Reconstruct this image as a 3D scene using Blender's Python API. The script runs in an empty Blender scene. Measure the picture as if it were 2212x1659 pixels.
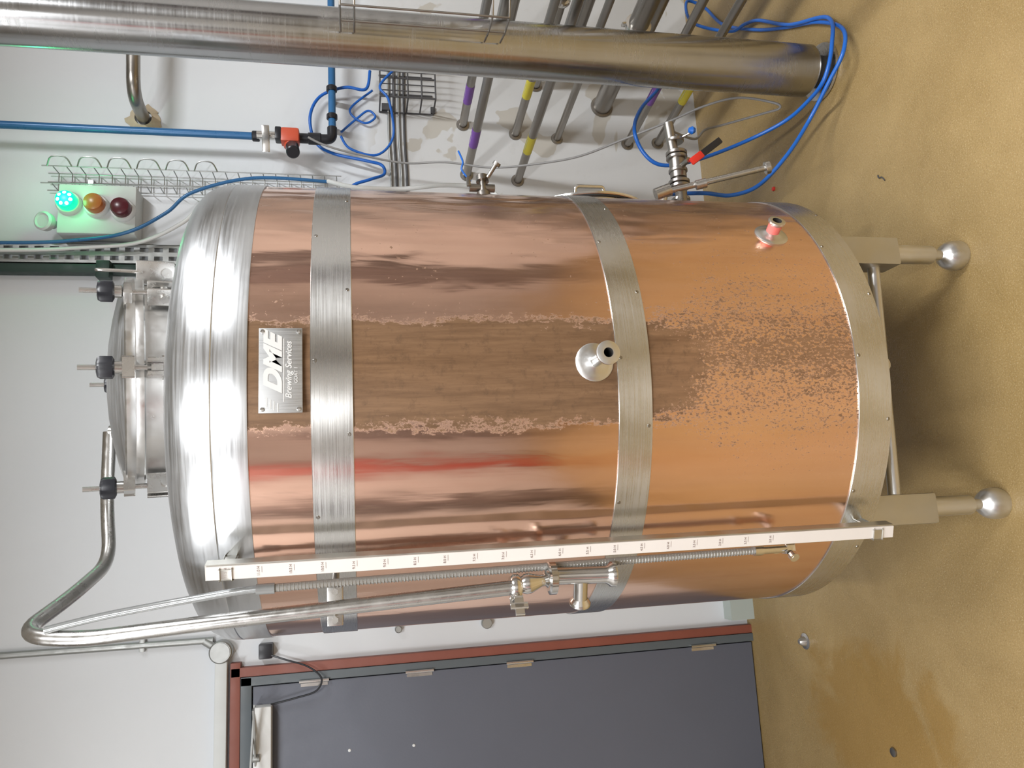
import bpy, bmesh, math, random
from mathutils import Vector, Matrix, Quaternion
random.seed(4)
sc=bpy.context.scene
col=bpy.context.collection
V=Vector
# ------------------------------------------------------------------ materials
def newmat(name):
    m=bpy.data.materials.new(name); m.use_nodes=True
    nt=m.node_tree; b=nt.nodes["Principled BSDF"]
    return m,nt,b
def N(nt,t,**k):
    n=nt.nodes.new(t)
    for a,v in k.items(): setattr(n,a,v)
    return n
def setin(nt,sock,v):
    if isinstance(v,bpy.types.NodeSocket): nt.links.new(v,sock)
    else: sock.default_value=v
def math_(nt,op,a,b=0.0,c=None,clamp=False):
    n=N(nt,"ShaderNodeMath",operation=op,use_clamp=clamp)
    setin(nt,n.inputs[0],a); setin(nt,n.inputs[1],b)
    if c is not None: setin(nt,n.inputs[2],c)
    return n.outputs[0]
def noise(nt,vec,scale,detail=4,rough=.55,dist=0):
    n=N(nt,"ShaderNodeTexNoise"); nt.links.new(vec,n.inputs["Vector"])
    n.inputs["Scale"].default_value=scale; n.inputs["Detail"].default_value=detail
    n.inputs["Roughness"].default_value=rough; n.inputs["Distortion"].default_value=dist
    return n.outputs["Fac"]
def mapr(nt,v,a,b,c,d,smooth=False):
    n=N(nt,"ShaderNodeMapRange"); n.interpolation_type='SMOOTHSTEP' if smooth else 'LINEAR'
    setin(nt,n.inputs[0],v)
    for i,x in enumerate((a,b,c,d)): n.inputs[i+1].default_value=x
    return n.outputs[0]
def mixc(nt,f,a,b):
    n=N(nt,"ShaderNodeMix",data_type='RGBA')
    setin(nt,n.inputs[0],f)
    for s,v in ((n.inputs[6],a),(n.inputs[7],b)):
        if isinstance(v,bpy.types.NodeSocket): nt.links.new(v,s)
        else: s.default_value=(*v,1)
    return n.outputs[2]
def pos(nt,scale=(1,1,1)):
    g=N(nt,"ShaderNodeNewGeometry"); m=N(nt,"ShaderNodeMapping"); m.inputs["Scale"].default_value=scale
    nt.links.new(g.outputs["Position"],m.inputs["Vector"]); return m.outputs["Vector"]
def bump(nt,b,h,strength,dist=.01):
    n=N(nt,"ShaderNodeBump"); n.inputs["Strength"].default_value=strength; n.inputs["Distance"].default_value=dist
    nt.links.new(h,n.inputs["Height"]); nt.links.new(n.outputs[0],b.inputs["Normal"])
def simple(name,c,metal=0,rough=.5,var=.08,vs=12,bmp=0,bs=60,**kw):
    m,nt,b=newmat(name)
    p=pos(nt); n=noise(nt,p,vs)
    lo=tuple(x*(1-var) for x in c); hi=tuple(min(1,x*(1+var)) for x in c)
    nt.links.new(mixc(nt,n,lo,hi),b.inputs["Base Color"])
    b.inputs["Metallic"].default_value=metal
    nt.links.new(mapr(nt,noise(nt,p,vs*2.3),.3,.7,rough*.85,min(1,rough*1.15)),b.inputs["Roughness"])
    if bmp: bump(nt,b,noise(nt,p,bs),bmp,.003)
    for k,v in kw.items():
        if k=='emis': b.inputs["Emission Color"].default_value=(*v[0],1); b.inputs["Emission Strength"].default_value=v[1]
    return m
def steel(name,c=(.60,.58,.54),rough=.28,brush=(1,1,90),aniso=0.0,bst=.08):
    m,nt,b=newmat(name)
    p=pos(nt); pb=pos(nt,brush)
    n=noise(nt,p,7,5); nb=noise(nt,pb,6,3)
    cc=mixc(nt,n,tuple(x*.82 for x in c),tuple(min(1,x*1.12) for x in c))
    nt.links.new(cc,b.inputs["Base Color"]); b.inputs["Metallic"].default_value=1
    r=math_(nt,'ADD',mapr(nt,nb,.3,.7,rough*.8,rough*1.25),mapr(nt,n,.35,.7,0,.08))
    nt.links.new(r,b.inputs["Roughness"])
    if aniso:
        b.inputs["Anisotropic"].default_value=aniso; b.inputs["Anisotropic Rotation"].default_value=.25
        t=N(nt,"ShaderNodeTangent",direction_type='RADIAL',axis='Z'); nt.links.new(t.outputs[0],b.inputs["Tangent"])
    if bst: bump(nt,b,nb,bst,.002)
    return m
TX,TY,TR=.3248,2.0921,.5732
def tank_angle(nt):
    g=N(nt,"ShaderNodeNewGeometry"); s=N(nt,"ShaderNodeSeparateXYZ"); nt.links.new(g.outputs["Position"],s.inputs[0])
    dx=math_(nt,'SUBTRACT',s.outputs[0],TX); dy=math_(nt,'SUBTRACT',TY,s.outputs[1])
    return math_(nt,'ARCTAN2',dx,dy),s.outputs[2]
def copper():
    m,nt,b=newmat("copper_cladding")
    phi,z=tank_angle(nt)
    p=pos(nt); pv=pos(nt,(1,1,.10)); pvv=pos(nt,(1,1,.03))
    pm=pos(nt,(1,1,.6))
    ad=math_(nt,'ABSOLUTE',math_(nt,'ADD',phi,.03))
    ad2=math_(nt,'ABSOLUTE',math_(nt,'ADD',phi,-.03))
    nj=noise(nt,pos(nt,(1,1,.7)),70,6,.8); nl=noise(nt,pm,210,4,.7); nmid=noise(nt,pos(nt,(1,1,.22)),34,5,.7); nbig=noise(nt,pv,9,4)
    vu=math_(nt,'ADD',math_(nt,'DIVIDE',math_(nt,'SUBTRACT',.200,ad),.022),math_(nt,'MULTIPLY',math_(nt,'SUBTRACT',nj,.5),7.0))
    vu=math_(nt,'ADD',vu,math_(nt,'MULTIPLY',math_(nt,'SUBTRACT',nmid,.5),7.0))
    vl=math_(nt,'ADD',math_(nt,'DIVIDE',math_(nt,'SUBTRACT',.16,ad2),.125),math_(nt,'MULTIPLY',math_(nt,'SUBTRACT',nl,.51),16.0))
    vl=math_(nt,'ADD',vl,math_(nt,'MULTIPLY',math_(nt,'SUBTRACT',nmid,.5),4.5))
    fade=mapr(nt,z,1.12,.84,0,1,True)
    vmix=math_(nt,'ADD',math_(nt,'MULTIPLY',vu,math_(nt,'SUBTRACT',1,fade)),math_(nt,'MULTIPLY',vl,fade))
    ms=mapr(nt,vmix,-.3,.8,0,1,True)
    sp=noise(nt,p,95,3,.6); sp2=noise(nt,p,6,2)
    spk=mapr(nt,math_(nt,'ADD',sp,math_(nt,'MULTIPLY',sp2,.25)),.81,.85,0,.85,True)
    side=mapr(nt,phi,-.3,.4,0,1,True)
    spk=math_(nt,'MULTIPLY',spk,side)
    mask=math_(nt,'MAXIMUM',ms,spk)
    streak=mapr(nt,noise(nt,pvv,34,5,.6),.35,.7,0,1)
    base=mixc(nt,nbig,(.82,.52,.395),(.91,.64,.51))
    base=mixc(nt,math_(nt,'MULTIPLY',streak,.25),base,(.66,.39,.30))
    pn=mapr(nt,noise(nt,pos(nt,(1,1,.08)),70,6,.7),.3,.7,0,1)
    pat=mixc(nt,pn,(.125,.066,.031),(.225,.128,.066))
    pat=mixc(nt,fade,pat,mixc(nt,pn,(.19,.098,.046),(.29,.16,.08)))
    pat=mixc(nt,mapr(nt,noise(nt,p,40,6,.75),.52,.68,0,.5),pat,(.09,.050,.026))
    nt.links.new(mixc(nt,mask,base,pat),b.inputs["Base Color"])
    nt.links.new(mapr(nt,mask,0,1,1,.28),b.inputs["Metallic"])
    rb=math_(nt,'ADD',mapr(nt,noise(nt,pv,14,4),.3,.7,.11,.22),mapr(nt,z,1.2,.6,.0,.06))
    nt.links.new(math_(nt,'ADD',rb,math_(nt,'MULTIPLY',mask,.34)),b.inputs["Roughness"])
    b.inputs["Anisotropic"].default_value=.6; b.inputs["Anisotropic Rotation"].default_value=.25
    t=N(nt,"ShaderNodeTangent",direction_type='RADIAL',axis='Z'); nt.links.new(t.outputs[0],b.inputs["Tangent"])
    dents=noise(nt,pos(nt,(1,1,.40)),7.5,2,.45)
    fine=noise(nt,pos(nt,(1,1,.22)),24,2,.5,.8)
    amt=math_(nt,'ADD',mapr(nt,phi,.15,.8,.25,1.4,True),mapr(nt,z,.7,1.3,-.1,.12))
    dm=math_(nt,'MULTIPLY',math_(nt,'ADD',dents,math_(nt,'MULTIPLY',fine,.075)),amt)
    h=math_(nt,'ADD',math_(nt,'MULTIPLY',dm,1.9),math_(nt,'MULTIPLY',noise(nt,pvv,30,3),.04))
    h=math_(nt,'ADD',h,math_(nt,'MULTIPLY',mask,.012))
    bump(nt,b,h,.33,.02)
    return m
M={}
M['copper']=copper()
M['band']=steel("brushed_steel_band",(.63,.63,.62),.25,(1,1,120),.8,.02)
M['dome']=steel("satin_steel_dome",(.62,.635,.65),.34,(1,1,30),.5,.0)
M['steel']=steel("stainless_steel",(.60,.59,.57),.24,(8,8,8),0,.03)
M['satin']=steel("satin_fitting_steel",(.70,.695,.68),.32,(8,8,8),0,.0)
M['polish']=steel("polished_steel",(.74,.73,.71),.16,(6,6,6),0,.0)
M['bigpipe']=steel("big_pipe_steel",(.45,.455,.46),.20,(1,1,25),.75,.0)
M['pipe']=steel("dull_pipe_steel",(.34,.32,.295),.30,(3,3,3),0,.05)
M['galv']=steel("galvanised_steel",(.42,.43,.42),.42,(5,5,5),0,.05)
M['legs']=steel("leg_steel",(.56,.55,.51),.36,(3,3,3),0,.05)
M['black']=simple("black_plastic",(.012,.013,.018),0,.35)
M['rubber']=simple("black_rubber",(.02,.02,.02),0,.6)
M['bore']=simple("dark_bore",(.03,.027,.025),0,.8)
M['red']=simple("red_plastic",(.62,.03,.02),0,.4)
M['redtape']=simple("red_tape",(.72,.16,.14),0,.5)
M['orangered']=simple("regulator_red",(.55,.085,.04),0,.4)
M['blue']=simple("blue_hose",(.01,.12,.50),0,.32)
M['bluep']=simple("blue_pipe_paint",(.03,.14,.33),.1,.3)
M['greyhose']=simple("grey_hose",(.28,.28,.28),0,.45)
M['clear']=simple("braided_clear_hose",(.30,.29,.27),.2,.3,.25,400)
M['clear2']=simple("clear_hose",(.30,.31,.31),.3,.2,.15,60)
M['whitec']=simple("white_cable",(.72,.74,.74),0,.4)
M['cable']=simple("dark_cable",(.07,.07,.075),0,.5)
M['ruler']=simple("white_scale_enamel",(.72,.68,.65),0,.4,.05,9)
M['ink']=simple("faded_ink",(.28,.22,.20),0,.6)
M['purple']=simple("purple_label",(.20,.08,.40),0,.45)
M['yellow']=simple("yellow_label",(.70,.62,.06),0,.45)
M['plate']=steel("name_plate_steel",(.47,.475,.475),.46,(60,1,1),0,.1)
M['etch']=simple("etched_lettering",(.66,.66,.65),.15,.45)
M['enclosure']=simple("enclosure_grey",(.62,.65,.65),0,.45)
M['greenlamp']=simple("green_lamp",(.0,.5,.2),0,.3,emis=((.0,1.0,.20),2.4))
M['greencore']=simple("green_lamp_core",(.5,1,.7),0,.3,emis=((.5,1.0,.62),6.0))
M['orangelamp']=simple("orange_lens",(.48,.15,.04),0,.25)
M['redlamp']=simple("dark_red_lens",(.10,.012,.022),0,.25)
M['darkgreen']=simple("dark_green_shade",(.012,.035,.028),0,.45)
M['door']=simple("door_blue_grey_paint",(.112,.122,.155),0,.5,.05,3,.08,120)
M['frameg']=simple("frame_grey_paint",(.10,.118,.13),0,.45,.06,5)
M['frame']=simple("frame_red_brown_paint",(.24,.072,.048),0,.5,.15,6,.1,90)
M['skirt']=simple("skirting_grey_green",(.40,.45,.42),0,.5,.08,5)
M['foam']=simple("foam_sealant",(.50,.42,.30),0,.9,.2,40,.6,50)
M['ceiling']=simple("ceiling_paint",(.50,.50,.51),0,.8)
M['wallside']=simple("side_wall_paint",(.54,.52,.50),0,.7)
M['lamp']=simple("fixture_white",(.8,.8,.8),0,.5)
M['darkunit']=simple("dark_reflection_block",(.12,.10,.095),0,.5)
M['redunit']=simple("red_reflection_block",(.45,.05,.03),0,.5)
def wallmat():
    m,nt,b=newmat("wall_paint_back")
    g=N(nt,"ShaderNodeNewGeometry"); s=N(nt,"ShaderNodeSeparateXYZ"); nt.links.new(g.outputs["Position"],s.inputs[0])
    p=pos(nt)
    n=noise(nt,p,1.6,5)
    c=mixc(nt,n,(.62,.655,.69),(.72,.75,.78))
    low=math_(nt,'MULTIPLY',mapr(nt,s.outputs[2],1.60,1.50,0,1),mapr(nt,s.outputs[0],.9,1.2,0,1))
    c=mixc(nt,math_(nt,'MULTIPLY',low,.5),c,(.55,.54,.52))
    patch=noise(nt,pos(nt,(.9,1,1.3)),2.6,4,.45,.5)
    mk=math_(nt,'MULTIPLY',mapr(nt,patch,.575,.582,0,.75),low)
    c=mixc(nt,mk,c,(.46,.43,.37))
    grime=math_(nt,'MULTIPLY',mapr(nt,noise(nt,p,9,6,.7),.58,.75,0,.25),low)
    c=mixc(nt,grime,c,(.40,.38,.34))
    nt.links.new(c,b.inputs["Base Color"]); b.inputs["Roughness"].default_value=.42
    bump(nt,b,noise(nt,p,30,4),.12,.004)
    return m
def floormat():
    m,nt,b=newmat("ochre_resin_floor")
    p=pos(nt)
    g=N(nt,"ShaderNodeNewGeometry"); s=N(nt,"ShaderNodeSeparateXYZ"); nt.links.new(g.outputs["Position"],s.inputs[0])
    big=mapr(nt,noise(nt,p,1.5,7,.6,.5),.34,.66,0,1)
    c=mixc(nt,big,(.255,.170,.064),(.365,.255,.110))
    c=mixc(nt,mapr(nt,noise(nt,p,7,6,.7),.44,.74,0,.25),c,(.215,.14,.05))
    c=mixc(nt,mapr(nt,noise(nt,p,250,3,.75),.53,.70,0,.55),c,(.58,.46,.27))
    c=mixc(nt,mapr(nt,noise(nt,p,200,3,.75),.49,.32,0,.4),c,(.16,.10,.036))
    dx=math_(nt,'ADD',s.outputs[0],.72); dy=math_(nt,'ADD',s.outputs[1],-2.40)
    d=math_(nt,'SQRT',math_(nt,'ADD',math_(nt,'POWER',dx,2),math_(nt,'MULTIPLY',math_(nt,'POWER',dy,2),.5)))
    st=math_(nt,'ADD',d,math_(nt,'MULTIPLY',noise(nt,p,4.0,6,.65,.6),.7))
    st=mapr(nt,st,.66,.50,0,.6,True)
    c=mixc(nt,st,c,(.26,.145,.028))
    nt.links.new(c,b.inputs["Base Color"])
    nt.links.new(math_(nt,'SUBTRACT',mapr(nt,noise(nt,p,3.2,5,.6),.38,.64,.17,.46),math_(nt,'MULTIPLY',st,.10)),b.inputs["Roughness"])
    h=math_(nt,'ADD',noise(nt,p,160,3,.7),math_(nt,'MULTIPLY',noise(nt,p,9,3),1.8))
    bump(nt,b,h,.45,.003)
    return m
M['wall']=wallmat(); M['floor']=floormat()
# ------------------------------------------------------------------ geometry helpers
def frame_from(axis):
    a=V(axis).normalized(); up=V((0,0,1)) if abs(a.z)<.95 else V((1,0,0))
    x=up.cross(a).normalized(); y=a.cross(x)
    return x,y,a
class G:
    def __init__(s): s.bm=bmesh.new()
    def lathe(s,prof,o=(0,0,0),axis=(0,0,1),seg=48,mi=0):
        x,y,a=frame_from(axis); o=V(o); rings=[]
        for r,h in prof:
            if r<1e-6: rings.append([s.bm.verts.new(o+a*h)])
            else: rings.append([s.bm.verts.new(o+a*h+x*(r*math.cos(2*math.pi*i/seg))+y*(r*math.sin(2*math.pi*i/seg))) for i in range(seg)])
        for A,B in zip(rings,rings[1:]):
            for i in range(seg):
                j=(i+1)%seg
                if len(A)==1 and len(B)==1: continue
                if len(A)==1: f=[A[0],B[j],B[i]][::-1]
                elif len(B)==1: f=[A[i],A[j],B[0]]
                else: f=[A[i],A[j],B[j],B[i]]
                try:
                    fc=s.bm.faces.new(f); fc.material_index=mi
                except ValueError: pass
        return s
    def cyl(s,a,b,r,r2=None,seg=24,mi=0,bev=0):
        a=V(a);b=V(b);L=(b-a).length; r2=r if r2 is None else r2
        if bev: pr=[(0,0),(r-bev,0),(r,bev),(r2,L-bev),(r2-bev,L),(0,L)]
        else: pr=[(0,0),(r,0),(r2,L),(0,L)]
        return s.lathe(pr,a,b-a,seg,mi)
    def box(s,c,size,ax=None,bev=0,mi=0):
        res=bmesh.ops.create_cube(s.bm,size=1); vs=res['verts']
        if ax is None: ax=(V((1,0,0)),V((0,1,0)),V((0,0,1)))
        for v in vs:
            q=v.co.copy(); v.co=V(c)+ax[0]*(q.x*size[0])+ax[1]*(q.y*size[1])+ax[2]*(q.z*size[2])
        fs=set(f for v in vs for f in v.link_faces)
        if bev:
            es=list(set(e for v in vs for e in v.link_edges))
            r=bmesh.ops.bevel(s.bm,geom=es,offset=bev,segments=2,affect='EDGES',profile=.6)
            fs=set(r['faces'])|set(f for v in r['verts'] for f in v.link_faces)
        for f in fs: f.material_index=mi
        return s
    def tube(s,pts,r,seg=12,sub=8,mi=0,smooth=True,closed=False):
        P=[V(p) for p in pts]
        if smooth and len(P)>2:
            Q=[]; n=len(P)
            for i in range(n-1 if not closed else n):
                if closed: p0,p1,p2,p3=P[(i-1)%n],P[i],P[(i+1)%n],P[(i+2)%n]
                else: p0,p1,p2,p3=P[max(i-1,0)],P[i],P[i+1],P[min(i+2,n-1)]
                for k in range(sub):
                    t=k/sub
                    Q.append(.5*((2*p1)+(p2-p0)*t+(2*p0-5*p1+4*p2-p3)*t*t+(3*p1-p0-3*p2+p3)*t**3))
            if not closed: Q.append(P[-1])
            P=Q
        n=len(P); T=[]
        for i in range(n):
            if closed: d=P[(i+1)%n]-P[(i-1)%n]
            else: d=P[min(i+1,n-1)]-P[max(i-1,0)]
            T.append(d.normalized())
        x,y,a=frame_from(T[0]); rings=[]
        for i in range(n):
            if i:
                q=T[i-1].rotation_difference(T[i]); x=q@x
            x=(x-T[i]*x.dot(T[i])).normalized(); y=T[i].cross(x)
            rings.append([s.bm.verts.new(P[i]+x*(r*math.cos(2*math.pi*k/seg))+y*(r*math.sin(2*math.pi*k/seg))) for k in range(seg)])
        for A,B in list(zip(rings,rings[1:]))+([(rings[-1],rings[0])] if closed else []):
            for k in range(seg):
                j=(k+1)%seg; f=s.bm.faces.new([A[k],A[j],B[j],B[k]]); f.material_index=mi
        if not closed:
            f=s.bm.faces.new(rings[0][::-1]); f.material_index=mi
            f=s.bm.faces.new(rings[-1]); f.material_index=mi
        return s
    def bend(s,pts,r,rad,seg=16,mi=0):
        P=[V(p) for p in pts]; out=[P[0]]
        for i in range(1,len(P)-1):
            a=(P[i-1]-P[i]); b=(P[i+1]-P[i]); la,lb=a.length,b.length; a.normalize(); b.normalize()
            d=min(rad,la*.48,lb*.48)
            p0=P[i]+a*d; p2=P[i]+b*d
            for k in range(9):
                t=k/8; out.append(p0*(1-t)**2+P[i]*2*t*(1-t)+p2*t*t)
        out.append(P[-1])
        return s.tube(out,r,seg,1,mi,smooth=False)
WL={}
def finish(name,g,mats,parent=None,smooth=40,**props):
    me=bpy.data.meshes.new(name)
    bmesh.ops.recalc_face_normals(g.bm,faces=g.bm.faces)
    xs=[v.co for v in g.bm.verts]
    mn=V((min(c.x for c in xs),min(c.y for c in xs),min(c.z for c in xs))); mx=V((max(c.x for c in xs),max(c.y for c in xs),max(c.z for c in xs)))
    c=(mn+mx)/2
    if parent is None: c.z=mn.z
    for v in g.bm.verts: v.co-=c
    g.bm.to_mesh(me); g.bm.free()
    for m in (mats if isinstance(mats,(list,tuple)) else [mats]): me.materials.append(M[m] if isinstance(m,str) else m)
    if smooth:
        for p in me.polygons: p.use_smooth=True
        me.set_sharp_from_angle(angle=math.radians(smooth))
    o=bpy.data.objects.new(name,me); col.objects.link(o)
    if parent: o.parent=parent; o.location=c-WL[parent.name]
    else: o.location=c
    WL[o.name]=c.copy()
    for k,v in props.items(): o[k]=v
    return o
def thing(name,loc,label,category,**props):
    e=bpy.data.objects.new(name,None); col.objects.link(e); e.location=loc; e.empty_display_size=.1
    e["label"]=label; e["category"]=category; WL[e.name]=V(loc)
    for k,v in props.items(): e[k]=v
    return e
def text(name,body,size,o,right,up,mat,parent,shear=0,ext=.0004,sx=1,bold=0,align='CENTER'):
    cu=bpy.data.curves.new(name,"FONT"); cu.body=body; cu.size=size; cu.align_x=align; cu.align_y='CENTER'; cu.shear=shear; cu.extrude=ext; cu.offset=bold
    ob=bpy.data.objects.new(name,cu); col.objects.link(ob)
    dg=bpy.context.evaluated_depsgraph_get(); me=bpy.data.meshes.new_from_object(ob.evaluated_get(dg))
    bpy.data.objects.remove(ob)
    r=V(right).normalized();u=V(up).normalized();n=r.cross(u)
    for v in me.vertices:
        q=v.co; v.co=r*(q.x*sx)+u*q.y+n*q.z
    me.materials.clear(); me.materials.append(M[mat])
    t=bpy.data.objects.new(name,me); col.objects.link(t); t.parent=parent; t.location=V(o)-WL[parent.name]; WL[t.name]=V(o)
    return t
# ------------------------------------------------------------------ room
X0,X1,Y0,Y1,Z1=-3.2,4.2,-3.4,3.216,3.9
def slab(name,mn,mx,mat):
    g=G(); g.box([(mn[i]+mx[i])/2 for i in range(3)],[mx[i]-mn[i] for i in range(3)])
    return finish(name,g,mat,smooth=0,kind="structure")
slab("floor",(X0,Y0,-.1),(X1,Y1,0),'floor')
slab("wall_back",(X0,Y1,0),(X1,Y1+.12,Z1),'wall')
slab("wall_front",(X0,Y0-.12,0),(X1,Y0,Z1),'wallside')
slab("wall_left",(X0-.12,Y0,0),(X0,Y1,Z1),'wallside')
slab("wall_right",(X1,Y0,0),(X1+.12,Y1,Z1),'wallside')
slab("ceiling",(X0,Y0,Z1),(X1,Y1,Z1+.1),'ceiling')
slab("baseboard_back",(-.462,Y1-.07,0),(.70,Y1,.105),'skirt')
g=G()
g.box((-.506,3.2,1.066),(.034,.036,2.133),bev=.002); g.box((-1.0,3.2,2.116),(1.06,.036,.036),bev=.002); g.box((-1.534,3.2,1.066),(.034,.036,2.133),bev=.002)
finish("trim_1",g,'frame',kind="structure")
g=G()
g.box((-.54,3.197,1.048),(.032,.042,2.096),bev=.002); g.box((-1.02,3.197,2.076),(.99,.042,.04),bev=.002); g.box((-1.50,3.197,1.048),(.032,.042,2.096),bev=.002)
finish("trim_2",g,'frameg',kind="structure")
g=G(); g.box((-1.02,3.2,1.029),(.918,.03,2.046),bev=.002)
door=finish("door_1",g,'door',kind="structure")
for z in (1.828,1.427,1.026,.233):
    g=G(); g.cyl((-.557,3.172,z-.055),(-.557,3.172,z+.055),.0065,seg=12); g.box((-.568,3.184,z),(.018,.003,.10)); finish("hinge",g,'polish',door)
g=G(); g.box((-.78,3.155,2.012),(.31,.055,.064),bev=.006)
cl=finish("door_closer",g,'whitec',door)
g=G(); g.box((-.72,3.10,2.035),(.22,.022,.006),(V((.94,-.34,0)),V((.34,.94,0)),V((0,0,1)))); g.box((-.72,3.10,2.042),(.22,.022,.006),(V((.9,.43,0)),V((-.43,.9,0)),V((0,0,1)))); g.cyl((-.8,3.13,2.02),(-.8,3.13,2.05),.014)
finish("closer_arm",g,'galv',cl)
for x,z in ((-.822,1.70),(-.829,1.457)):
    g=G(); g.lathe([(.006,0),(.005,.003),(0,.004)],(x,3.185,z),(0,-1,0),16); finish("screw_cap",g,'whitec',door)
cr=thing("conduit_run",(-.40,3.216,2.14),"pale grey trunking over the door with round box and conduit","conduit")
g=G(); g.box((-1.2,3.193,2.166),(1.48,.046,.044),bev=.005); finish("cable_trunking",g,'enclosure',cr)
g=G(); g.cyl((-.383,3.203,2.2),(-.375,3.203,3.9),.0125,seg=16)
for z in (2.45,3.0): g.box((-.38,3.205,z),(.05,.02,.02),bev=.003)
finish("upright_conduit",g,'galv',cr)
g=G(); g.cyl((-.425,3.216,2.168),(-.425,3.165,2.168),.042,seg=32,bev=.005); g.cyl((-.425,3.165,2.168),(-.425,3.162,2.168),.034,seg=32); g.cyl((-.41,3.19,2.19),(-.385,3.20,2.23),.014)
finish("junction_box",g,'galv',cr)
g=G(); g.box((-.435,3.191,2.006),(.055,.05,.05),bev=.005)
g.tube([(-.45,3.17,1.985),(-.47,3.16,1.93),(-.50,3.155,1.85),(-.545,3.15,1.80),(-.59,3.15,1.82),(-.61,3.155,1.90),(-.625,3.16,1.985)],.0035,8)
finish("door_contact",g,'black',label="small black door contact with looping thin black cable",category="sensor")
for x,z,r in ((-.396,1.504,.014),(-.399,1.149,.022)):
    g=G(); g.cyl((x,3.216,z),(x,3.19,z),r,seg=20,bev=.003); finish("wall_plug",g,'galv',label="small round grey cap fixed to the white wall",category="wall cap",group="caps on the wall behind the tank")
# ------------------------------------------------------------------ TANK
tank=thing("brewery_tank",(TX,TY,0),"tall copper-clad stainless brewing tank on four adjustable feet","tank")
def ring_prof(r,z0,z1,t=.0015,b=.001): return [(r-.002,z0),(r+t-b,z0),(r+t,z0+b),(r+t,z1-b),(r+t-b,z1),(r-.002,z1)]
g=G(); g.lathe([(TR-.03,.50),(TR-.001,.50),(TR-.001,.54),(TR-.001,1.86),(TR-.03,1.865)],(TX,TY,0),seg=180)
finish("copper_cladding",g,'copper',tank)
dome_p=[(TR-.004,1.857),(TR+.0015,1.8575),(TR+.002,1.8605),(TR+.002,1.922),(TR+.0005,1.924),(TR+.002,1.926),(.5735,1.945),(.568,1.968),(.556,1.989),(.537,2.006),(.51,2.019),(.47,2.031),(.40,2.046),(.30,2.062),(.20,2.074),(.10,2.081),(0,2.084)]
g=G(); g.lathe(dome_p,(TX,TY,0),seg=180)
finish("tank_dome",g,'dome',tank,label="brushed steel domed top")
def azp(phi,r,z): a=math.radians(phi); return V((TX+r*math.sin(a),TY-r*math.cos(a),z))
bands=[(1.6573,1.7391),(1.0333,1.1087),(.4566,.5404)]
for i,(z0,z1) in enumerate(bands):
    g=G(); g.lathe(ring_prof(TR,z0,z1,.0022),(TX,TY,0),seg=180)
    if i==2: g.lathe([(TR-.004,.50),(TR-.004,.4566),(TR+.001,.4566)],(TX,TY,0),seg=180)
    bd=finish("steel_band" if i<2 else "base_skirt_band",g,'band',tank)
    for k,ph in enumerate((-48,-31,-14,0.6,16,31,47)):
        z=(z0+.009) if k%2==0 else (z1-.009)
        nrm=azp(ph,1,0)-V((TX,TY,0))
        g=G(); g.lathe([(.0042,0),(.0032,.0014),(.001,.0016),(0,.0012)],azp(ph,TR+.002,z),nrm,14); finish("rivet",g,'pipe',bd)
g=G(); g.lathe([(TR-.01,.475),(.45,.45),(.2,.40),(.06,.37),(.05,.33),(0,.33)],(TX,TY,0),seg=96); finish("tank_underside",g,'legs',tank)
g=G(); g.lathe([(.05,.335),(.05,.30),(.012,.30)],(TX,TY,0),seg=32); g.cyl((TX,TY,.36),(TX,TY-.5,.415),.02); finish("drain_pipe",g,'steel',tank)
for sx in (-1,1):
    for sy in (-1,1):
        lx,ly=TX+sx*.34,TY+sy*.34
        g=G(); g.box((lx-.006,ly,.345),(.076,.076,.25),bev=.006); g.box((lx-.006,ly,.222),(.064,.064,.012),bev=.003)
        lg=finish("leg",g,'legs',tank)
        g=G(); g.lathe([(0,.235),(.0255,.235),(.0255,.098),(.024,.094),(.014,.092),(.014,.066),(.018,.062),(.030,.054),(.0385,.040),(.041,.024),(.0405,.008),(.037,0),(0,0)],(lx-.003,ly,0),seg=36)
        finish("adjustable_foot",g,'satin' ,lg)
L=.34
for a,b in (((-L,-L),(L,-L)),((-L,L),(L,L)),((-L,-L),(-L,L)),((L,-L),(L,L))):
    g=G(); g.cyl((TX+a[0],TY+a[1],.312 if a[1]==b[1] else .315),(TX+b[0],TY+b[1],.276 if a[1]==b[1] else .315),.0155,seg=20); finish("leg_brace",g,'satin',tank)
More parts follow.
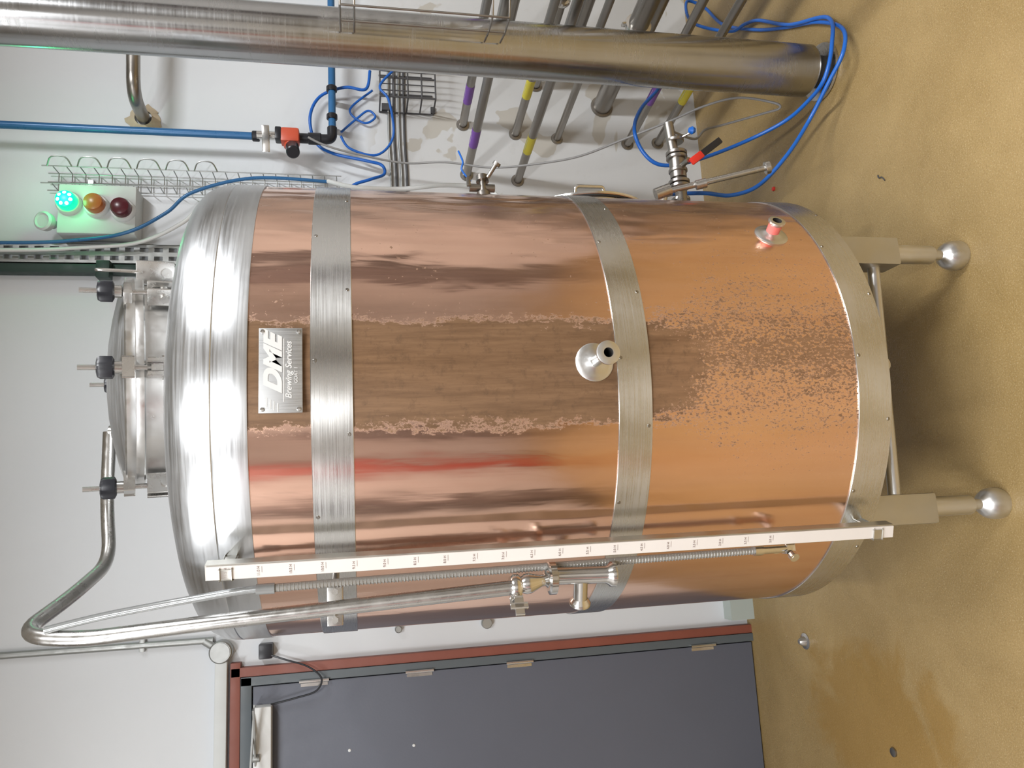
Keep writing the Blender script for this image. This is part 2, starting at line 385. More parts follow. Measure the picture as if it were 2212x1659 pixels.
# manway
n=V((-.040,-.256,.966)).normalized(); MC=V((.385,1.99,2.166))
ux=V((1,0,0)); ux=(ux-n*ux.dot(n)).normalized(); uy=n.cross(ux)
g=G(); g.lathe([(.225,-.17),(.238,-.17),(.238,0),(.225,0)],MC,n,96)
man=finish("manway_collar",g,'satin',tank)
g=G(); g.lathe([(.222,-.004),(.250,-.004),(.253,-.001),(.253,.012),(.2515,.0145),(.2515,.0165),(.253,.019),(.253,.034),(.250,.037),(.244,.038)],MC,n,96); finish("clamp_rim",g,'satin',man)
g=G(); g.lathe([(.243,.036),(.235,.042),(.20,.053),(.15,.064),(.09,.073),(.04,.077),(0,.078)],MC,n,96); finish("manway_lid",g,'dome',man)
def clampat(ph):
    a=math.radians(ph); rd=(ux*math.sin(a)-uy*math.cos(a)).normalized(); tg=n.cross(rd)
    c=MC+rd*.268
    g=G()
    g.box(c-n*.045-rd*.008,(.03,.014,.055),(rd,tg,n),bev=.003)
    for s in (-1,1): g.box(c-n*.035+tg*(s*.015),(.044,.007,.052),(rd,tg,n),bev=.002)
    g.cyl(c-n*.045-tg*.026,c-n*.045+tg*.026,.010,seg=14)
    g.box(c+n*.03-rd*.02,(.066,.042,.018),(rd,tg,n),bev=.003)
    g.cyl(c-n*.045,c+n*.125,.0058,seg=12)
    g.lathe([(.010,.04),(.014,.042),(.014,.056),(0.014,.058)],c,n,20)
    seg=24; rings=[]
    x_,y_=rd,tg
    for (k,h) in ((.7,.056),(1,.060),(1,.083),(.85,.089),(.45,.091)):
        ring=[]
        for i in range(seg):
            t=2*math.pi*i/seg; r=.0235*k*(1+.12*math.cos(6*t)); ring.append(g.bm.verts.new(c+n*h+x_*(r*math.cos(t))+y_*(r*math.sin(t))))
        rings.append(ring)
    for A,B in zip(rings,rings[1:]):
        for i in range(seg):
            j=(i+1)%seg; f=g.bm.faces.new([A[i],A[j],B[j],B[i]]); f.material_index=1
    for R_ in (rings[0],rings[-1]): f=g.bm.faces.new(R_); f.material_index=1
    finish("swing_clamp",g,['steel','black'],man)
for ph in (-4,38,171,-75): clampat(ph)
a=math.radians(70); rd=(ux*math.sin(a)-uy*math.cos(a)); tg=n.cross(rd); c=MC+rd*.268
g=G()
for s in (-1,1): g.box(c-n*.03+tg*(s*.016),(.055,.006,.085),(rd,tg,n),bev=.002)
g.box(c-n*.05,(.05,.03,.03),(rd,tg,n),bev=.003); g.cyl(c-n*.055-tg*.03,c-n*.055+tg*.03,.012); g.tube([c+n*.0+tg*.022,c+n*.085+tg*.022,c+n*.095,c+n*.085-tg*.022,c+n*.0-tg*.022],.0035,8)
finish("lid_hinge",g,'steel',man)
# name plate
PC=V((.312,1.5145,1.794))
g=G(); g.box(PC,(.168,.003,.082),bev=.0012)
pl=finish("name_plate",g,'plate',tank,label="etched metal name plate")
for sx in (-1,1):
    for sz in (-1,1):
        g=G(); g.lathe([(.0045,0),(.004,.002),(0,.003)],PC+V((sx*.077,-.0015,sz*.034)),(0,-1,0),14); finish("rivet",g,'polish',pl)
fr=PC.y-.0020
text("logo_lettering","DME",.044,(PC.x+.010,fr,PC.z+.013),(1,0,0),(0,0,1),'etch',pl,.4,sx=1.25,bold=.0024)
g=G()
for k in range(4): g.box((PC.x-.063-k*.0035,fr+.0004,PC.z+.026-k*.007),(.018,.0008,.002))
finish("logo_stripe",g,'etch',pl)
g=G(); g.box((PC.x,fr+.0004,PC.z-.0060),(.125,.0008,.0016)); finish("logo_stripe",g,'etch',pl)
text("plate_lettering","Brewing Services",.0165,(PC.x,fr,PC.z-.0155),(1,0,0),(0,0,1),'etch',pl,.3,bold=.0002)
text("plate_lettering","GOAT 1",.009,(PC.x-.01,fr,PC.z-.029),(1,0,0),(0,0,1),'etch',pl,.1)
def port(name,phi,z,Lr,rp,rt,rf,tape=False):
    nrm=(azp(phi,1,0)-V((TX,TY,0))).normalized(); o=azp(phi,TR-.003,z)
    k=Lr/.098
    g=G(); g.lathe([(rp,0),(rp+.001,.004),(rp-.001,.006),(rp-.010,.0075),(rt+.004,.012),(rt,.015)],o,nrm,48)
    pt=finish(name,g,'satin',tank)
    g=G(); g.lathe([(rt,.0),(rt,Lr-.014),(rf-.003,Lr-.007),(rf,Lr-.005),(rf,Lr),(rf-.003,Lr+.0015),(rt-.002,Lr+.001)],o,nrm,40)
    g.lathe([(rt-.002,Lr+.001),(rt-.002,Lr-.05*k),(0,Lr-.05*k)],o,nrm,40,mi=1)
    finish("ferrule",g,['satin','bore'],pt)
    if tape:
        g=G(); g.lathe([(rt+.001,.012),(rt+.0025,.013),(rt+.0025,Lr-.012),(rt+.001,Lr-.011)],o,nrm,32); finish("tape_wrap",g,'redtape',pt,label="red tape wrap")
port("sampling_port",-.3,1.158,.098,.0405,.0120,.0245)
port("low_port",35.5,.648,.044,.040,.0135,.0205,True)
# level scale on angle bar
rn=V((-.32,-.947,0)).normalized(); rr=V((.947,-.32,0)); up=V((0,0,1)); RC=V((-.067,1.578,0))
zt,zb=1.938,.458
g=G(); g.box(RC+up*((zt+zb)/2)-rn*.004,(.030,.003,zt-zb),(rr,rn,up)); g.box(RC+rr*.0145-rn*.016+up*((zt+zb)/2),(.003,.026,zt-zb),(rr,rn,up))
for z in (1.90,.500): g.box(V((-.055,1.625,z)),(.022,.10,.022),(rr,rn,up),bev=.003)
gauge=finish("level_gauge_bar",g,'legs',tank)
g=G(); g.box(RC+up*((zt+zb)/2)-rn*.0005,(.026,.003,zt-zb-.004),(rr,rn,up)); rul=finish("level_scale",g,'ruler',gauge,label="white enamel level scale")
ink=G()
for k in range(20):
    z=1.90-.0597*k; ink.box(RC+up*(z-.006)+rr*.003+rn*.0012,(.012,.0004,.0007),(rr,rn,up))
    text("scale_lettering","%.1f H"%(11.5-.5*k),.0072,RC+up*(z+.0005)+rn*.0013,rr,up,'ink',rul)
finish("scale_tick",ink,'ink',rul,kind="stuff")
# sight hose
g=G(); g.tube([(-.104,1.622,1.83),(-.100,1.622,1.6),(-.096,1.622,1.2),(-.093,1.622,.9),(-.091,1.622,.755)],.0078,12,8)
for i in range(150):
    z=1.82-i*.007; x=-.104+.012*(1.83-z)/1.07; g.lathe([(.0078,-.0012),(.0087,0),(.0078,.0012)],(x,1.622,z),(0,0,1),10)
sh=finish("sight_hose",g,'clear',tank,label="braided clear sight hose")
g=G(); g.tube([(-.104,1.622,1.83),(-.106,1.628,1.88),(-.118,1.645,1.987),(-.136,1.675,2.12),(-.150,1.69,2.20),(-.160,1.695,2.25)],.0075,12,6); g.cyl((-.1045,1.622,1.815),(-.1045,1.622,1.85),.0105)
finish("upper_sight_hose",g,'clear2',tank,label="clear hose joining the cleaning pipe")
g=G(); g.cyl((-.091,1.622,.765),(-.091,1.622,.705),.010); g.cyl((-.091,1.622,.785),(-.091,1.622,.765),.0125); g.box((-.091,1.625,.698),(.026,.026,.024),bev=.004); g.cyl((-.091,1.63,.698),(-.080,1.70,.698),.010); g.cyl((-.080,1.675,.698),(-.078,1.695,.698),.026); g.cyl((-.091,1.63,.698),(-.113,1.60,.698),.006); g.lathe([(0.011,0),(.011,.012),(0,.012)],(-.105,1.61,.698),(-.6,-.8,0),12)
finish("sight_hose_valve",g,'polish',tank)
# cleaning pipe
cp=[(.275,2.08,2.262),(.10,2.08,2.262),(-.045,2.02,2.232),(-.108,1.87,2.262),(-.168,1.72,2.306),(-.182,1.69,2.19),(-.165,1.66,1.95),(-.153,1.64,1.722),(-.135,1.62,1.34)]
g=G(); g.bend(cp,.0155,.06,20)
g.lathe([(.0155,-.07),(.022,-.065),(.022,-.05),(.0155,-.045)],(.275,2.08,2.30),(0,0,1),24); g.cyl((.275,2.08,2.262),(.275,2.08,2.20),.0165)
pipe=finish("cleaning_pipe",g,'steel',tank,label="bent stainless cleaning pipe")
def clampring(c,ax,r,w=.012,wing=None,parent=pipe,mat='polish'):
    ax=V(ax).normalized(); g=G(); g.lathe([(.012,-w),(r-.004,-w),(r,-w*.5),(r,w*.5),(r-.004,w),(.012,w)],c,ax,32)
    if wing:
        wv=V(wing).normalized(); c=V(c); g.box(c+wv*(r+.004),(.018,.014,.022),(wv,ax.cross(wv),ax),bev=.002)
        s=ax.cross(wv); g.cyl(c+wv*(r+.002)-s*.02,c+wv*(r+.002)+s*.022,.004,seg=10)
        g.box(c+wv*(r+.018)+s*.02,(.034,.007,.012),(wv,s,ax),bev=.003); g.box(c+wv*(r+.018)+s*.02,(.007,.007,.03),(wv,s,ax),bev=.003)
    return finish("pipe_clamp",g,mat,parent)
clampring((-.1345,1.62,1.333),(.02,0,1),.0265,.011,(-.8,-.3,0))
g=G(); g.lathe([(.016,0),(.021,-.01),(.021,-.02),(.012,-.045),(.012,-.052),(.020,-.058),(.020,-.066)],(-.131,1.618,1.322),(-.14,.0,1) ,28)
g.lathe([(.026,.006),(.034,.003),(.034,-.010),(.026,-.013),(.018,-.013)],(-.121,1.615,1.258),(0,0,1),36); g.lathe([(0,.006),(.026,.006)],(-.121,1.615,1.258),(0,0,1),36)
g.lathe([(.018,0),(.0185,-.11),(.020,-.115),(.026,-.122),(.027,-.126),(.027,-.132),(.022,-.133)],(-.117,1.612,1.25),(0.03,0,1),36); g.lathe([(.022,-.133),(.015,-.133),(.015,-.12),(0,-.12)],(-.117,1.612,1.25),(0.03,0,1),36)
g.cyl((-.118,1.612,1.192),(-.174,1.645,1.188),.0155); g.lathe([(.0155,-.008),(.021,0),(.023,.003),(.023,.008),(0,.008)],(-.174,1.645,1.188),(-.86,.5,0),28)
finish("spray_valve_fitting",g,'polish',pipe)
g=G(); g.box((-.148,1.652,1.70),(.078,.034,.032),bev=.003); g.cyl((-.12,1.66,1.70),(-.075,1.70,1.70),.008)
for x in (-.175,-.12): g.cyl((x,1.63,1.70),(x,1.642,1.70),.007,seg=6)
finish("pipe_bracket",g,'steel',pipe)
# side manway (right flank)
SX=.862
g=G(); g.lathe([(.18,-.12),(.19,-.12),(.19,.055),(.198,.058),(.198,.066),(.18,.066)],(SX,2.22,.935),(1,0,0),72)
sm=finish("side_manway",g,'steel',tank)
g=G(); g.lathe([(.204,.070),(.206,.072),(.206,.078),(.20,.081),(.10,.086),(0,.088)],(SX,2.22,.935),(1,0,0),72); finish("side_manway_door",g,'polish',sm)
g=G(); g.lathe([(.200,.064),(.203,.065),(.203,.070),(.200,.071)],(SX,2.22,.935),(1,0,0),72); finish("door_gasket",g,'rubber',sm)
g=G(); g.bend([(.945,2.12,.90),(.992,2.10,.90),(.992,2.10,.99),(.945,2.12,.99)],.006,.012,12); finish("door_handle",g,'polish',sm)
# sample valve
g=G(); g.cyl((.88,2.08,1.275),(1.0,2.10,1.275),.010); g.cyl((.94,2.09,1.275),(.955,2.093,1.275),.02); g.cyl((.975,2.1,1.24),(.975,2.1,1.315),.012); g.cyl((.995,2.1,1.275),(1.012,2.103,1.275),.019); g.cyl((1.0,2.08,1.262),(1.035,2.06,1.238),.006); g.lathe([(.012,0),(.012,.01),(0,.01)],(1.03,2.062,1.24),(.7,-.4,-.5),16); g.box((.985,2.08,1.32),(.03,.012,.012),bev=.003)
sv=finish("sample_valve",g,'pipe',tank)
g=G(); g.tube([(.995,2.1,1.31),(1.03,2.1,1.335),(1.056,2.1,1.331),(1.10,2.12,1.34)],.003,8); finish("sample_tube",g,'blue',sv)
# outlet with butterfly valve and racking arm
g=G(); oy=2.16
g.cyl((.86,2.12,.635),(1.05,oy,.62),.019)
for x,r in ((.985,.03),(1.03,.034),(1.045,.034),(1.085,.030),(1.13,.034),(1.145,.034),(1.19,.028)): g.cyl((x-.006,oy,.622),(x+.006,oy,.622),r,seg=28,bev=.002)
g.cyl((1.04,oy,.622),(1.25,oy,.64),.016); g.cyl((1.06,oy,.622),(1.125,oy,.622),.026); g.cyl((1.095,oy-.06,.61),(1.095,oy,.622),.009)
ov=finish("outlet_valve",g,'pipe',tank)
g=G(); g.box((1.13,oy-.065,.545),(.022,.010,.12),(V((.8,0,.6)),V((0,1,0)),V((-.6,0,.8))),bev=.004); g.box((1.10,oy-.065,.585),(.024,.012,.05),(V((.8,0,.6)),V((0,1,0)),V((-.6,0,.8))),bev=.004,mi=1)
finish("valve_handle",g,['black','red'],ov)
g=G(); g.cyl((1.19,oy,.622),(1.20,oy-.04,.585),.004); g.lathe([(0,-.013),(.008,-.010),(.013,0),(.008,.010),(0,.013)],(1.205,oy-.045,.582),(0,0,1),16,mi=1); finish("ball_knob",g,['steel','blue'],ov)
g=G(); g.cyl((.90,2.12,.72),(.985,2.09,.705),.013); g.cyl((.975,2.09,.72),(1.029,2.0,.402),.0095); g.cyl((1.027,2.003,.41),(1.030,1.998,.395),.020,seg=24,bev=.002); g.cyl((.97,2.095,.735),(.985,2.085,.69),.02); g.cyl((.985,2.05,.62),(.99,2.04,.59),.015)
finish("racking_arm",g,'steel',tank)
# ------------------------------------------------------------------ BIG PIPE
g=G(); PX,PY=1.5231,2.2297
g.lathe([(.070,.062),(.080,.055),(.0879,.066),(.0879,3.9)],(PX,PY,0),seg=96); bp=thing("steel_column_pipe",(PX,PY,0),"wide stainless steel pipe rising from a floor collar","pipe")
finish("pipe_shaft",g,'bigpipe',bp)
g=G(); g.lathe([(.055,.012),(.055,.07),(0.07,.07)],(PX,PY,0),seg=48); finish("pipe_core",g,'rubber',bp)
g=G(); g.lathe([(.0,.0),(.097,0),(.100,.004),(.098,.012),(.085,.014),(.0,.014)],(PX,PY,0),seg=64); finish("floor_collar",g,'steel',bp)
# ------------------------------------------------------------------ wall pipes
dirp=V((.141,-1,0))
def wp(name,x,z,r,t1=1.75,labels=(),clamps=(),mat='pipe'):
    root=thing(name,(x,3.216,z),"dull stainless pipe leaving the white wall"+(" with %s label band"%labels[0][1] if labels else ""),"pipe",group="process pipes coming out of the wall")
    o=V((x,3.216,z)); g=G(); g.cyl(o,o+dirp*t1,r,seg=24); g.lathe([(r,0),(r+.012,.0),(r+.010,.004),(r,.006)],o+V((0,-.001,0)),(0,-1,0),24)
    finish("pipe_run",g,mat,root)
    for t,cn in labels:
        g=G(); a=o+dirp*t; g.lathe([(r,0),(r+.001,0),(r+.001,.11),(r,.11)],a,dirp,24); lb=finish("label_band",g,cn,root,label="%s adhesive label band"%cn)
        g=G()
        for s in (-.35,.1):
            g.box(a+dirp*.055+V((s*r,-.0,r*.95+.0005)),(.003,.07,.0006),(V((1,.14,0)).normalized(),dirp.normalized(),V((0,0,1))))
        finish("label_print",g,'whitec',lb)
    for t in clamps:
        g=G(); g.lathe([(r,0),(r+.012,.002),(r+.014,.008),(r+.014,.016),(r+.012,.022),(r,.024)],o+dirp*t,dirp,24); g.box(o+dirp*(t+.012)+V((0,0,r+.018)),(.012,.02,.02),bev=.002); finish("pipe_clamp",g,'polish',root)
wp("wall_pipe",1.554,1.147,.0185,1.75,((.22,'purple'),))
wp("wall_pipe",1.799,1.154,.0185,1.75,((.16,'purple'),(.9,'purple')))
wp("wall_pipe",1.536,.912,.0185,1.75,((.22,'yellow'),),(.75,))
wp("wall_pipe",1.766,.911,.0185,1.75,((.26,'yellow'),(.95,'yellow')))
wp("wall_pipe",1.753,.712,.0165,1.75,(),())
wp("wall_pipe",1.93,.479,.043,1.75,(),(.5,))
wp("wall_pipe",1.742,.366,.0185,1.75,((.3,'purple'),),(.95,))
wp("wall_pipe",1.754,.212,.0185,1.75,((.3,'yellow'),),(.9,1.15))
wp("wall_pipe",2.10,.98,.03,1.6,(),(.7,))
wp("wall_pipe",2.10,.66,.03,1.6,(),(.6,))
wp("wall_pipe",2.12,.33,.03,1.6,(),(.6,))
wp("wall_pipe",2.02,.80,.022,1.6,(),(.5,))
# ------------------------------------------------------------------ hook pipe
g=G(); g.bend([(1.748,3.216,2.51),(1.735,3.0,2.497),(2.6,2.97,2.515)],.026,.09,20)
hk=thing("bent_wall_pipe",(1.748,3.216,2.51),"dark bent pipe emerging from foam-sealed hole in wall","pipe")
finish("pipe_run",g,'pipe',hk)
g=G()
seg=28; ring=[g.bm.verts.new((1.748+(.055+.02*random.random())*math.cos(2*math.pi*i/seg),3.212,2.51+(.055+.025*random.random())*math.sin(2*math.pi*i/seg))) for i in range(seg)]
ring2=[g.bm.verts.new((1.748+.034*math.cos(2*math.pi*i/seg),3.195,2.51+.034*math.sin(2*math.pi*i/seg))) for i in range(seg)]
for i in range(seg): g.bm.faces.new([ring[i],ring[(i+1)%seg],ring2[(i+1)%seg],ring2[i]])
finish("foam_seal",g,'foam',hk,label="crumbly tan foam seal")
# ------------------------------------------------------------------ strut channel
g=G(); zz=1.95
xs=[1.098,1.112,1.130,1.148,1.166,1.180]
while zz<3.88:
    for (za,zb_,hole) in ((zz,zz+.022,None),(zz+.022,zz+.055,(1,3))):
        for i in range(5):
            if hole and i in hole: continue
            vs=[g.bm.verts.new((xs[i],3.175,za)),g.bm.verts.new((xs[i+1],3.175,za)),g.bm.verts.new((xs[i+1],3.175,zb_)),g.bm.verts.new((xs[i],3.175,zb_))]; g.bm.faces.new(vs)
    zz+=.055
bmesh.ops.remove_doubles(g.bm,verts=g.bm.verts,dist=.0005)
g.box((1.099,3.195,2.915),(.002,.04,1.93)); g.box((1.179,3.195,2.915),(.002,.04,1.93))
finish("perforated_channel",g,'galv',smooth=0,label="perforated galvanised channel fixed upright on the wall",category="cable channel")
g=G(); g.box((1.074,3.19,2.92),(.036,.05,1.94),bev=.004); g.box((1.06,3.15,2.62),(.07,.05,.05),bev=.004); g.box((1.03,3.16,2.42),(.10,.06,.03),bev=.004)  # long strip stands in for clamp shade; small boxes are dark brackets
finish("green_shade_strip",g,'darkgreen',label="dark green post beside the channel",category="strip")
# ------------------------------------------------------------------ control box
cb=thing("indicator_box",(1.30,3.16,2.50),"grey control enclosure with green, orange and red indicator lamps","control box")
g=G(); g.box((1.300,3.163,2.645),(.205,.104,.285),bev=.008); bx=finish("enclosure",g,'enclosure',cb)
def lamp(x,z,mat,lit=False):
    g=G(); g.lathe([(.047,0),(.047,.012),(.042,.02),(.036,.02)],(x,3.111,z),(0,-1,0),32); b=finish("lamp_bezel",g,'whitec',bx)
    g=G(); g.lathe([(.037,.015),(.037,.045),(.033,.055),(.02,.06),(0,.061)],(x,3.111,z),(0,-1,0),32); finish("lamp_lens",g,mat,b)
    if lit:
        g=G()
        for k in range(7):
            a=2*math.pi*k/7; g.lathe([(.008,0),(.006,.004),(0,.005)],(x+.022*math.cos(a),3.055,z+.022*math.sin(a)),(0,-1,0),10)
        finish("lamp_diodes",g,'greencore',b)
lamp(1.318,2.745,'greenlamp',True); lamp(1.31,2.645,'orangelamp'); lamp(1.295,2.548,'redlamp')
g=G(); g.lathe([(.018,0),(.018,.03),(.036,.035),(.038,.06),(.03,.066),(.024,.06),(.0,.058)],(1.25,3.16,2.815),(-.1,-.9,.3),28); finish("sounder",g,'enclosure',cb)
# ------------------------------------------------------------------ wire tray vertical
g=G()
xa,xb=1.412,1.485
for x,y in ((xa,3.20),(xb,3.20),(xa,3.13),(xb,3.13),((xa+xb)/2,3.20)): g.cyl((x,y,1.70),(x,y,2.86),.0022,seg=6)
z=1.72
while z<2.86:
    g.tube([(xa,3.13,z),(xa,3.20,z),(xb,3.20,z),(xb,3.13,z)],.0022,6,1,smooth=False); z+=.05
for k in range(6):
    z=2.2+k*.11; g.tube([(xb,3.13,z),(xb+.03,3.11,z+.02),(xb+.03,3.11,z+.07),(xb,3.13,z+.09)],.003,6,4)
g.box((1.448,3.207,1.8),(.03,.022,.02)); g.box((1.448,3.207,2.7),(.03,.022,.02))
finish("wire_cable_tray",g,'galv',label="upright galvanised wire basket cable tray on the wall",category="cable tray")
def hose(name,pts,r,mat,label,cat,seg=10,sub=8,**k):
    g=G(); g.tube(pts,r,seg,sub); return finish(name,g,mat,label=label,category=cat,**k)
hose("power_cable",[(1.13,3.15,3.9),(1.134,3.14,2.99),(1.15,3.14,2.70),(1.175,3.135,2.49),(1.25,3.10,2.32),(1.34,3.08,2.22),(1.39,3.08,2.0),(1.395,3.10,1.8)],.008,'whitec',"white cable curving down the wall behind the tank","cable",group="cables on the wall beside the control box")
hose("power_cable",[(1.16,3.13,3.9),(1.16,3.13,3.0),(1.175,3.12,2.70),(1.20,3.09,2.52),(1.28,3.08,2.38),(1.36,3.06,2.28),(1.43,3.06,2.05),(1.435,3.08,1.75)],.007,'bluep',"blue cable curving down the wall behind the tank","cable",group="cables on the wall beside the control box")
hose("white_hose",[(1.40,3.0,1.75),(1.331,2.9,1.638),(1.332,2.9,1.457),(1.306,2.8,1.32),(1.26,2.7,1.22),(1.20,2.6,1.16),(1.1,2.5,1.13)],.009,'whitec',"white hose curving behind the copper tank","hose")
for k in range(4):
    zz=1.485-k*.023
    hose("data_cable",[(1.2,3.209,zz+.01),(1.5,3.207,zz),(1.75,3.209,zz+.006),(2.2,3.207,zz)],.0055,'cable' if k%2 else 'galv',"dark cable running level along the wall" if k%2 else "grey metal-clad cable running level along the wall","cable",group="level cables along the wall")
# blue air line
al=thing("compressed_air_line",(1.64,3.08,1.70),"blue compressed air pipe with shutoff valve and red regulator","air pipe")
g=G(); g.cyl((1.636,3.10,2.05),(1.636,3.10,3.9),.0155); finish("upright_air_pipe",g,'bluep',al)
g=G(); g.cyl((1.66,3.10,1.735),(2.7,3.10,1.733),.0155); finish("level_air_pipe",g,'bluep',al)
for x in (1.74,1.87,2.1):
    g=G(); g.cyl((x-.012,3.10,1.735),(x+.012,3.10,1.735),.023,seg=20,bev=.003); g.box((x,3.16,1.735),(.022,.11,.03),bev=.003); finish("pipe_clip",g,'black',al)
g=G(); g.bend([(1.636,3.10,1.87),(1.636,3.10,1.735),(1.69,3.10,1.735)],.021,.03,16); g.cyl((1.636,3.10,1.835),(1.636,3.10,1.78),.025,bev=.003)
finish("elbow_fitting",g,'black',al)
g=G(); g.cyl((1.636,3.10,2.03),(1.636,3.10,2.06),.022,bev=.003); finish("pipe_coupling",g,'black',al)
g=G(); g.cyl((1.636,3.09,2.04),(1.636,3.09,1.945),.018); g.box((1.60,3.05,2.0),(.11,.012,.03),(V((.95,-.3,0)),V((.3,.95,0)),V((0,0,1))),bev=.004); g.cyl((1.60,3.06,2.0),(1.636,3.09,2.0),.012)
finish("ball_valve",g,'polish',al)
g=G(); g.box((1.625,3.075,1.905),(.062,.06,.075),bev=.010); g.cyl((1.575,3.075,1.905),(1.60,3.075,1.905),.025,bev=.003)
rg=finish("regulator_body",g,'orangered',al)
g=G(); g.cyl((1.57,3.05,1.895),(1.52,3.0,1.888),.027,seg=28,bev=.004); g.box((1.63,3.07,1.952),(.055,.05,.026),bev=.006); finish("pressure_gauge",g,'black',rg)
hose("air_hose",[(1.655,3.1,1.70),(1.608,3.12,1.66),(1.585,3.12,1.548),(1.674,3.12,1.477),(1.80,3.05,1.494),(1.867,3.05,1.532),(1.949,3.05,1.47)],.0055,'blue',"thin blue air hose drooping below the regulator","hose")
hose("air_hose",[(2.0,3.15,1.57),(1.910,3.15,1.590),(1.913,3.15,1.68),(1.874,3.17,1.787),(1.774,3.17,1.830),(1.668,3.19,1.808),(1.608,3.17,1.732),(1.571,3.15,1.596),(1.553,3.15,1.528),(1.511,3.15,1.519),(1.466,3.11,1.579),(1.431,3.11,1.657),(1.36,3.13,1.69)],.0068,'blue',"thin blue air hose looping on the wall","hose")
hose("air_hose",[(1.72,3.19,1.70),(1.79,3.19,1.63),(1.83,3.19,1.58),(1.80,3.19,1.55),(1.77,3.19,1.60),(1.83,3.19,1.66),(1.93,3.19,1.56)],.005,'blue',"small blue air hose coil under the level pipe","hose")
# black wire basket
g=G()
for x in (1.84,1.93,2.02,2.10):
    g.cyl((x,3.08,1.29),(x,3.08,1.53),.004,seg=6); g.cyl((x,3.212,1.29),(x,3.212,1.53),.004,seg=6)
for z in (1.29,1.35,1.41,1.47,1.53):
    g.tube([(1.84,3.212,z),(1.84,3.08,z),(2.10,3.08,z),(2.10,3.212,z)],.004,6,1,smooth=False)
for x in (1.87,1.90,1.96,1.99,2.05): g.cyl((x,3.08,1.29),(x,3.08,1.53),.0025,seg=6)
for x in (1.86,2.08): g.box((x,3.206,1.50),(.03,.02,.04)); g.box((x,3.211,1.29),(.03,.01,.02))
finish("wire_basket",g,'cable',label="black wire basket hanging on the white wall",category="basket")
# steel cage tray clipped beside big pipe
g=G(); ox=.045
for x,y in ((1.42,2.06),(1.42,1.99),(1.47,1.97),(1.53,1.97),(1.58,1.99),(1.60,2.06)): g.cyl((x+ox,y,1.19),(x+ox,y,1.68),.0032,seg=8)
for z in (1.19,1.24,1.64,1.68):
    g.tube([(1.44+ox,2.14,z),(1.42+ox,2.06,z),(1.42+ox,1.99,z),(1.47+ox,1.97,z),(1.53+ox,1.97,z),(1.58+ox,1.99,z),(1.60+ox,2.06,z),(1.60+ox,2.14,z)],.0032,8,1,smooth=False)
for z in (1.30,1.36,1.43,1.50,1.57): g.tube([(1.47+ox,1.97,z),(1.53+ox,1.97,z),(1.58+ox,1.99,z),(1.60+ox,2.06,z),(1.60+ox,2.14,z)],.0030,8,1,smooth=False)
finish("wire_cage_tray",g,'pipe',label="open steel wire cage clipped to the wide pipe",category="cable tray")
# floor hose: one long blue hose in two loops
hose("air_hose",[(1.03,2.22,.66),(1.045,2.24,.58),(1.04,2.22,.50),(1.050,2.25,.393),(1.091,2.25,.286),(1.180,2.20,.199),(1.30,2.18,.113),(1.39,2.09,.085),(1.463,2.02,.065),(1.57,2.05,.035),(1.70,2.20,.015),(1.819,2.40,.008),(1.949,2.60,.008),(2.15,2.85,.008),(2.33,2.98,.02),(2.36,2.99,.10),(2.20,2.92,.12),(2.043,2.75,.041),(2.010,2.65,.022),(1.956,2.55,.02),(1.795,2.35,.022),(1.66,2.12,.03),(1.510,2.06,.075),(1.40,2.09,.10),(1.38,2.20,.10),(1.359,2.30,.135),(1.325,2.40,.25),(1.249,2.40,.44),(1.226,2.40,.567),(1.271,2.40,.633),(1.358,2.40,.66),(1.472,2.45,.606),(1.583,2.50,.512),(1.72,2.60,.42),(1.84,2.8,.29)],.0070,'blue',"long blue air hose looping from valve over the floor","hose")
hose("thin_grey_hose",[(1.60,3.02,1.83),(1.58,3.04,1.769),(1.559,3.06,1.655),(1.543,3.10,1.44),(1.529,3.05,1.261),(1.488,3.0,1.076),(1.460,2.9,.917),(1.453,2.8,.746),(1.486,2.7,.58),(1.509,2.6,.441),(1.527,2.5,.329),(1.522,2.42,.227),(1.473,2.36,.121),(1.452,2.36,.100),(1.452,2.4,.141),(1.453,2.5,.26),(1.40,2.45,.36),(1.334,2.4,.432),(1.25,2.2,.62)],.0045,'greyhose',"thin grey hose hanging from regulator down to floor","hose")
# floor items
g=G(); g.lathe([(.030,0),(.030,.003),(.018,.006),(.014,.020),(.008,.028),(0,.029)],(-.503,2.767,0),(0,0,1),28); finish("floor_bolt",g,'steel',label="small steel bolt cap standing on the ochre floor",category="bolt")
g=G(); g.lathe([(.014,0),(.014,.006),(.006,.008),(0,.008)],(-.781,2.325,0),(0,0,1),20); finish("loose_nut",g,'pipe',label="small loose metal nut on the ochre floor",category="nut")
g=G(); g.lathe([(.009,0),(.008,.006),(0,.007)],(1.255,2.617,0),(0,0,1),16); finish("bottle_cap",g,'red',label="tiny red cap lying on the ochre floor",category="cap")
g=G(); g.tube([(1.0,1.995,.003),(1.015,2.005,.004),(1.02,2.02,.003),(1.03,2.022,.003)],.0022,6,5); finish("cable_scrap",g,'cable',label="short dark scrap of cable on the floor",category="scrap")
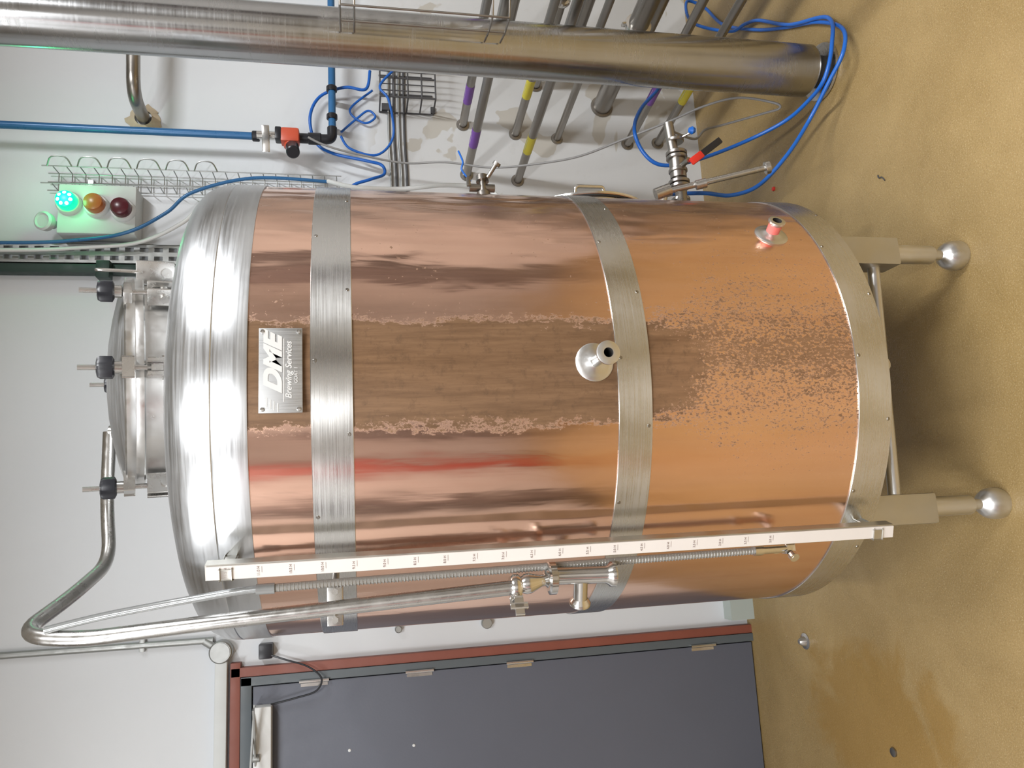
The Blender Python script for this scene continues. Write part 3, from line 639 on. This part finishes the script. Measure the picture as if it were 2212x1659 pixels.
# ------------------------------------------------------------------ unseen blocks added behind the viewer to streak the copper reflections
def block(x,y,w,d,h,mat,label):
    r=thing("reflection_block",(x,y,0),label,"block"); g=G(); g.box((x,y,h/2),(w,d,h),bev=.01); finish("body",g,mat,r)
    for s in (-1,1):
        g=G(); g.box((x+s*w/4,y+d/2+.01,h/2),(w/2-.02,.02,h-.1),bev=.004); dd=finish("door",g,mat,r)
        g=G(); g.cyl((x+s*.04,y+d/2+.04,h*.45),(x+s*.04,y+d/2+.04,h*.6),.01); finish("handle",g,'galv',dd)
block(-1.5,-3.0,.4,.5,2.2,'darkunit',"tall dark cabinet against the plain wall")
block(1.6,-3.0,.4,.5,2.1,'darkunit',"tall dark cabinet against the plain wall")
block(-2.9,-2.3,.3,.4,2.9,'redunit',"narrow red cabinet against the plain wall")
block(-2.95,-.4,.4,.35,3.0,'darkunit',"tall dark cabinet against the plain wall")
block(3.8,-.6,.5,.5,2.6,'darkunit',"tall dark cabinet against the plain wall")
# ------------------------------------------------------------------ lights
def fixture(x,y,z,lx,ly,w,color=(.97,.985,1)):
    r=thing("ceiling_light",(x,y,z),"long white fluorescent ceiling light fitting","light",group="ceiling lights")
    g=G(); g.box((x,y,z+.04),(lx+.04,ly+.04,.05),bev=.008); g.cyl((x,y-ly*.3,z+.06),(x,y-ly*.3,Z1),.006); g.cyl((x,y+ly*.3,z+.06),(x,y+ly*.3,Z1),.006); finish("housing",g,'lamp',r)
    l=bpy.data.lights.new("light_tube","AREA"); l.shape='RECTANGLE'; l.size=lx; l.size_y=ly; l.energy=w; l.color=color
    o=bpy.data.objects.new("light_tube",l); col.objects.link(o); o.parent=r; o.location=(0,0,.005)
fixture(-.15,-.9,3.45,.12,2.6,118)
fixture(-2.0,-.2,3.45,.12,2.6,120)
fixture(2.2,.35,3.45,.12,2.0,126)
l=bpy.data.lights.new("green_indicator_glow","POINT"); l.energy=.8; l.color=(.04,1,.35); l.shadow_soft_size=.03
o=bpy.data.objects.new("green_indicator_glow",l); col.objects.link(o); o.location=(1.318,3.0,2.745)
w=bpy.data.worlds.new("world"); sc.world=w; w.use_nodes=True; w.node_tree.nodes["Background"].inputs[0].default_value=(.5,.5,.52,1); w.node_tree.nodes["Background"].inputs[1].default_value=.15
# ------------------------------------------------------------------ camera
f=1657.2621;th=.1996;ro=-.0168;al_=.1810
r0=V((math.cos(al_),-math.sin(al_),0)); fh=V((math.sin(al_),math.cos(al_),0)); zv=V((0,0,1))
F=fh*math.cos(th)-zv*math.sin(th); u0=fh*math.sin(th)+zv*math.cos(th)
R=r0*math.cos(ro)+u0*math.sin(ro); U=-r0*math.sin(ro)+u0*math.cos(ro)
cd=bpy.data.cameras.new("camera"); co=bpy.data.objects.new("camera",cd); col.objects.link(co)
co.matrix_world=Matrix(((-U.x,R.x,-F.x,0),(-U.y,R.y,-F.y,0),(-U.z,R.z,-F.z,1.65),(0,0,0,1)))
cd.sensor_width=36; cd.lens=f/2212*36; cd.clip_start=.05
sc.camera=co
sc.view_settings.view_transform='Standard'
